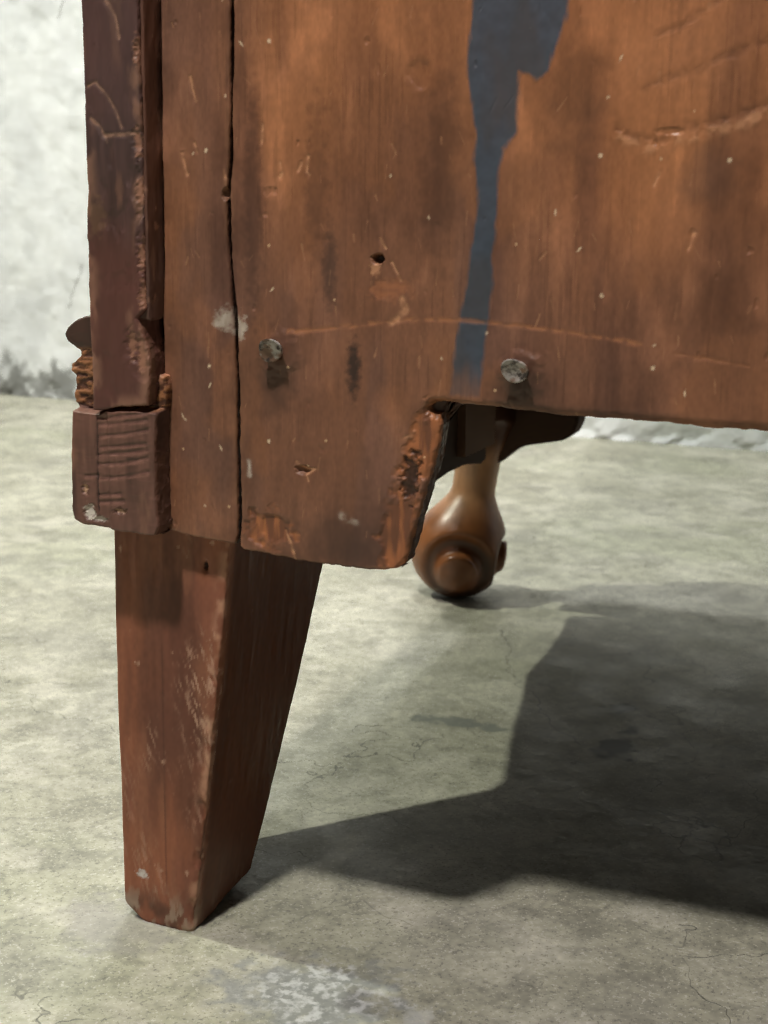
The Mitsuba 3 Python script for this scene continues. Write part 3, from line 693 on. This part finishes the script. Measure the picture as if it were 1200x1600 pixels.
mM, cM = wrapped_board(grid1(-0.050, 0.016, 0.00042), grid1(0.158, 0.268, 0.00042), MOULD, -0.012, 0.0007, 0.0135, mould_relief, mould_tint, jitter=0.00022, seed=650, wall_rough=0.0003)
prof = [(x, z) for x, z in MOULD[:19]] + [(-0.008, MOULD[20][1]), (-0.008, 0.249)]
run = trimesh.creation.extrude_polygon(__import__('shapely').Polygon(prof).buffer(-0.0006), 0.60, engine='earcut')
run.apply_transform([[1, 0, 0, 0], [0, 0, 1, 0.0035], [0, 1, 0, 0], [0, 0, 0, 1]])
run.vertices = flared(run)
run.fix_normals()
mM2 = trimesh.util.concatenate([mM, run])
part('base_moulding', mM2, 'side_wood', np.vstack([cM, np.tile(lin(92, 62, 50), (len(run.vertices), 1))]))

# --- the rear leg -------------------------------------------------------------
def leg(x, y, z):
    t = np.clip(z / 0.168, 0, 1.2)
    xl = -0.0338 + 0.0006 * np.sin(t * 5)
    xr = 0.0000 + 0.0188 * t + 0.0010 * np.sin(t * 3.1)
    yf = 0.0082 - 0.0004 * np.sin(t * 4) + 0.0016 * np.maximum(0, (-0.012 - x) / 0.022)         # a faint facet left of the middle
    yb = 0.0585 + 0.0555 * t
    shear = 0.0
    a = np.maximum(xl - x, (x - xr - shear * 0.4) * 0.99)
    b = np.maximum(yf - y, (y - yb) * 0.98)
    r = 0.0011
    dxy = np.minimum(np.maximum(a, b) + r, 0) + np.sqrt(np.maximum(a + r, 0) ** 2 + np.maximum(b + r, 0) ** 2) - r
    zb = -0.0022 + 0.04 * np.maximum(x + 0.004, 0) + 0.11 * np.maximum(y - 0.010, 0) + 0.009 * sstep(-0.020, -0.040, x)
    c = zb - z
    rb = 0.0035
    return np.minimum(np.maximum(dxy, c) + rb, 0) + np.sqrt(np.maximum(dxy + rb, 0) ** 2 + np.maximum(c + rb, 0) ** 2) - rb


def leg_rough(x, y, z):
    d = leg(x, y, z)
    w = np.abs(d) < 0.003
    n = np.zeros(d.shape)
    xx, yy, zz = x[w], y[w], z[w]
    n[w] = 0.0012 * (nz(xx, yy, zz, (40, 40, 14), 701, 3) - 0.5) + 0.0007 * (nz(xx, yy, zz, (300, 300, 45), 702, 3) - 0.5)
    near = np.exp(-((xx - 0.0188 * zz / 0.168) / 0.006) ** 2 - ((yy - 0.008) / 0.006) ** 2)
    n[w] += 0.0015 * near * sstep(0.45, 0.75, nz(xx, yy, zz, (220, 220, 90), 703, 3)) * sstep(0.14, 0.09, zz)
    n[w] += 0.0024 * np.exp(-((xx - LEG_PIT[0]) / 0.0010) ** 2 - ((zz - LEG_PIT[1]) / 0.0022) ** 2) * (yy < 0.02)
    return d + n


LEG_PIT = [(0.0084, 0.1569)][0]
LEG_SCUFF = [(0.0064, 0.1058), (0.0114, 0.0960), (0.0150, 0.1149), (0.0085, 0.0633), (-0.0235, 0.0213), (0.0003, 0.0119), (-0.0052, 0.0746)]
mL = nets(leg_rough, (-0.040, 0.003, -0.001), (0.026, 0.135, 0.186), 0.0007)


def leg_tint(v):
    x, y, z = v.T
    g = nz(x, y, z, (55, 55, 7), 710, 4)
    c = lin(130, 82, 64) * np.ones((len(x), 1))
    c = mixc(c, lin(150, 94, 68), 0.7 * sstep(0.42, 0.66, nz(x, y, z, (38, 38, 18), 711, 3)))
    c = mixc(c, lin(86, 54, 44), 0.7 * sstep(0.46, 0.68, g))
    c = mixc(c, lin(146, 98, 74), 0.4 * sstep(0.56, 0.72, nz(x, y, z, (120, 120, 18), 709, 4)))
    front = (y < 0.013).astype(float)
    scuff = front * (0.5 * sstep(0.5, 0.7, nz(x, y, z, (60, 60, 20), 708, 3)) + blob(x, z, LEG_SCUFF[0], 0.010, 0.022, -0.1, 0.6, 712, 0.8) + blob(x, z, LEG_SCUFF[1], 0.008, 0.030, -0.1, 0.6, 713, 0.8))
    lines = sstep(0.50, 0.72, nz(x + 0.3 * z, y, z, (900, 300, 130), 714, 2))
    c = mixc(c, lin(186, 150, 128), 0.75 * np.clip(scuff, 0, 1) * lines)
    arris = np.exp(-((x - 0.0188 * z / 0.168) / 0.0028) ** 2 - ((y - 0.008) / 0.003) ** 2)
    c = mixc(c, lin(188, 144, 118), 0.65 * arris * sstep(0.42, 0.62, nz(x, y, z, (200, 200, 120), 715, 3)))
    c = mixc(c, lin(64, 48, 40), 0.75 * sstep(0.020, 0.004, z) * sstep(0.35, 0.6, nz(x, y, z, (90, 90, 60), 716, 3)))
    c = mixc(c, lin(160, 140, 122), 0.7 * sstep(0.020, 0.005, z) * sstep(0.50, 0.64, nz(x, y, z, (330, 330, 110), 717, 3)))
    c = mixc(c, lin(200, 195, 190), 0.9 * front * blob(x, z, LEG_SCUFF[4], 0.0026, 0.0016, 0, 0.9, 718))
    c = mixc(c, lin(178, 140, 118), 0.8 * sstep(0.76, 0.84, nz(x, y, z, (260, 260, 150), 719, 3)))
    seam = front * np.exp(-((x + 0.0115) / 0.0004) ** 2) * sstep(0.3, 0.6, nz(x, y, z, (10, 10, 30), 720, 2))
    c = mixc(c, lin(66, 44, 36), 0.5 * seam)
    c = mixc(c, lin(30, 20, 16), 0.9 * front * blob(x, z, LEG_PIT, 0.0010, 0.0020, 0, 0.5, 721))
    inner = sstep(0.010, 0.016, y) * sstep(-0.012, -0.006, x - 0.0188 * z / 0.168)      # inner face: its shade is painted into the colour
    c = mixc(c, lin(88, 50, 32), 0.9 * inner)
    return c * (0.70 + 0.34 * nz(x, y, z, (520, 520, 45), 722, 3) + 0.26 * nz(x, y, z, (800, 800, 400), 723, 2))[:, None]


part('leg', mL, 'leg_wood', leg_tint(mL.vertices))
stub = trimesh.creation.box(bounds=[(-0.0270, 0.0125, 0.0), (-0.0055, 0.0560, 0.010)])  # dark stub added under the leg, standing in for the gap's shade
part('leg__shade_stub', stub, 'dark_wood', smooth=False)

# --- the scrolled front foot, far side -----------------------------------------
FC = np.array([-0.0735, 0.548, 0.0365])
AX = np.array([0.30, -0.95, -0.14])
AX /= np.linalg.norm(AX)
AX2 = np.array([0.93, 0.33, 0.03])
AX2 /= np.linalg.norm(AX2)


def capsule(x, y, z, a, b, ra, rb):
    a, b = np.array(a), np.array(b)
    ab = b - a
    t = np.clip(((x - a[0]) * ab[0] + (y - a[1]) * ab[1] + (z - a[2]) * ab[2]) / (ab @ ab), 0, 1)
    return np.sqrt((x - a[0] - t * ab[0]) ** 2 + (y - a[1] - t * ab[1]) ** 2 + (z - a[2] - t * ab[2]) ** 2) - (ra + (rb - ra) * t)


def foot(x, y, z):
    u, v, w = x - FC[0], y - FC[1], z - FC[2]
    d = np.sqrt(u ** 2 + v ** 2 + (w * 1.0) ** 2) - 0.0365
    for ax, s in ((AX, 1.0), (AX2, 0.72)):
        h = u * ax[0] + v * ax[1] + w * ax[2]
        qu, qv, qw = u - ax[0] * h, v - ax[1] * h, w - ax[2] * h
        qw = qw + 0.007
        r = np.sqrt(qu ** 2 + qv ** 2 + qw ** 2)
        groove = np.sqrt((r - 0.0225 * s) ** 2 + (h - 0.0310) ** 2) - 0.0072 * s
        d = -smin(-d, groove, 0.004)
        bu, bv, bw = u - ax[0] * 0.0190, v - ax[1] * 0.0190, w - ax[2] * 0.0190 + 0.007
        d = smin(d, np.sqrt(bu ** 2 + bv ** 2 + bw ** 2) - 0.0178 * s, 0.0015)
    d = np.maximum(d, 0.0005 - z)
    neck = capsule(x, y, z, (-0.0660, 0.552, 0.060), (-0.0640, 0.556, 0.094), 0.0165, 0.0138)
    d = smin(d, neck, 0.022)
    d = smin(d, capsule(x, y, z, (-0.0640, 0.556, 0.094), (-0.0600, 0.556, 0.138), 0.0140, 0.0270), 0.010)
    top = np.maximum(np.maximum(np.abs(x + 0.060) - 0.0225, np.abs(y - 0.5475) - 0.0375), np.abs(z - 0.192) - 0.052)
    return smin(d, top, 0.010)


mF = nets(foot, (-0.116, 0.424, -0.002), (-0.010, 0.612, 0.245), 0.0012)


def foot_tint(v):
    x, y, z = v.T
    c = lin(122, 76, 44) * np.ones((len(x), 1))
    c = mixc(c, lin(88, 52, 26), 0.7 * sstep(0.45, 0.7, nz(x, y, z, (60, 60, 40), 801, 3)))
    u = v - FC
    for ax in (AX, AX2):
        h = u @ ax
        q = u - h[:, None] * ax
        q[:, 2] += 0.007
        r = np.linalg.norm(q, axis=1)
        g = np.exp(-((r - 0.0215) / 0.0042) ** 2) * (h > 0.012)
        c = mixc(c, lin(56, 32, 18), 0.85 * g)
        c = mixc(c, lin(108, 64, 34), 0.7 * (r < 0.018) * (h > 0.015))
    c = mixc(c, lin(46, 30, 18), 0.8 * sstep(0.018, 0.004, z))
    c = mixc(c, lin(186, 142, 106), 0.6 * sstep(0.060, 0.085, z) * sstep(0.128, 0.100, z))  # pale band: a highlight painted on the neck
    c = mixc(c, lin(58, 34, 24), 0.80 * sstep(0.104, 0.135, z))  # shade below the case painted into the upper part
    return c * (0.85 + 0.3 * nz(x, y, z, (300, 300, 80), 802, 3))[:, None]


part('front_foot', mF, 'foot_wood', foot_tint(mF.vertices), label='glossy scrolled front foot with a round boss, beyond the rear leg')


def plate(key, pts, axis, a, b, bsdf, flare=0.0):
    """A board with a shaped outline, extruded along x or y with softened edges."""
    import shapely
    g = shapely.Polygon(pts).buffer(0.007).buffer(-0.013).buffer(0.006).simplify(0.0002)
    e = 0.002
    ms = [trimesh.creation.extrude_polygon(g.buffer(-e), b - a, engine='earcut'), trimesh.creation.extrude_polygon(g, b - a - 2 * e, engine='earcut')]
    ms[1].apply_translation([0, 0, e])
    m = trimesh.util.concatenate(ms)
    v = np.array(m.vertices)
    m.vertices = np.stack([v[:, 2] + a, v[:, 0], v[:, 1]], -1) if axis == 0 else np.stack([v[:, 0], v[:, 2] + a, v[:, 1]], -1)
    m.vertices = np.array(m.vertices) + np.stack([flare * np.maximum(m.vertices[:, 1] - 0.03, 0), 0 * v[:, 0], 0 * v[:, 0]], -1) if flare else m.vertices
    m.fix_normals()
    part(key, m, bsdf, smooth=False)


# shaped aprons between the feet: along the side and along the front
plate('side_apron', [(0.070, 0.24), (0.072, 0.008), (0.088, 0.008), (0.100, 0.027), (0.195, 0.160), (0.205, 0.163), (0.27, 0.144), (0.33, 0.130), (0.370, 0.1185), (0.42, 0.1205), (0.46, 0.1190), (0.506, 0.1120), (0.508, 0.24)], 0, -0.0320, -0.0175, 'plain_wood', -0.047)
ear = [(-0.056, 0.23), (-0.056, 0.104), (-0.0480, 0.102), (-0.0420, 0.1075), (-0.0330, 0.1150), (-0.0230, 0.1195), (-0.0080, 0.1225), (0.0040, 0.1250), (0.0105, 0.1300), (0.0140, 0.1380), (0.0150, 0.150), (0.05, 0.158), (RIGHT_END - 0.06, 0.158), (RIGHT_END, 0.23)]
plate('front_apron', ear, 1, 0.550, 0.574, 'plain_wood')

# carcass: floor of the case, rail behind the back boards, front, other side and top
def slab(key, lo, hi, bsdf='plain_wood'):
    m = trimesh.creation.box(bounds=[lo, hi])
    part(key, m, bsdf, smooth=False)


post = trimesh.creation.box(bounds=[(-0.0480, 0.432, 0.1290), (-0.0305, 0.4950, 0.240)]).subdivide().subdivide().subdivide()
post.vertices = np.array(post.vertices) + 0.0012 * (nz(*np.array(post.vertices).T, (60, 60, 30), 861, 2) - 0.5)[:, None]
scene['post_wood'] = {'type': 'principled', 'base_color': {'type': 'rgb', 'value': [0.13, 0.068, 0.040]}, 'roughness': 0.7, 'specular': 0.15}
part('front_foot__knee_block', post, 'post_wood', smooth=40)
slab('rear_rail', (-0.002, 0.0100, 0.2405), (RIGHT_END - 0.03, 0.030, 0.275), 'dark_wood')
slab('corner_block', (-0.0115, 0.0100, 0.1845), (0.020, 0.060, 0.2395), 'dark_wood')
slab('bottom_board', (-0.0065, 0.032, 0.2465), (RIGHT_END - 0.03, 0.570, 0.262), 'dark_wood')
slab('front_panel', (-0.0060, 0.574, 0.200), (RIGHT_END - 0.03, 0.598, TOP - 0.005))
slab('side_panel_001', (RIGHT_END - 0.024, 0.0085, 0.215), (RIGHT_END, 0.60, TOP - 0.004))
slab('top_board', (-0.04, -0.02, TOP), (RIGHT_END + 0.02, 0.62, TOP + 0.025))
legr = mL.copy()
legr.vertices = np.array(legr.vertices) * (-1, 1, 1) + (RIGHT_END - 0.034, 0, 0)
legr.faces = np.array(legr.faces)[:, ::-1]
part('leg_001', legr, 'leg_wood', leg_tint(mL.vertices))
footr = mF.copy()
footr.vertices = np.array(footr.vertices) * (-1, 1, 1) + (RIGHT_END - 0.034, 0, 0)
footr.faces = np.array(footr.faces)[:, ::-1]
part('front_foot_001', footr, 'foot_wood', foot_tint(mF.vertices))
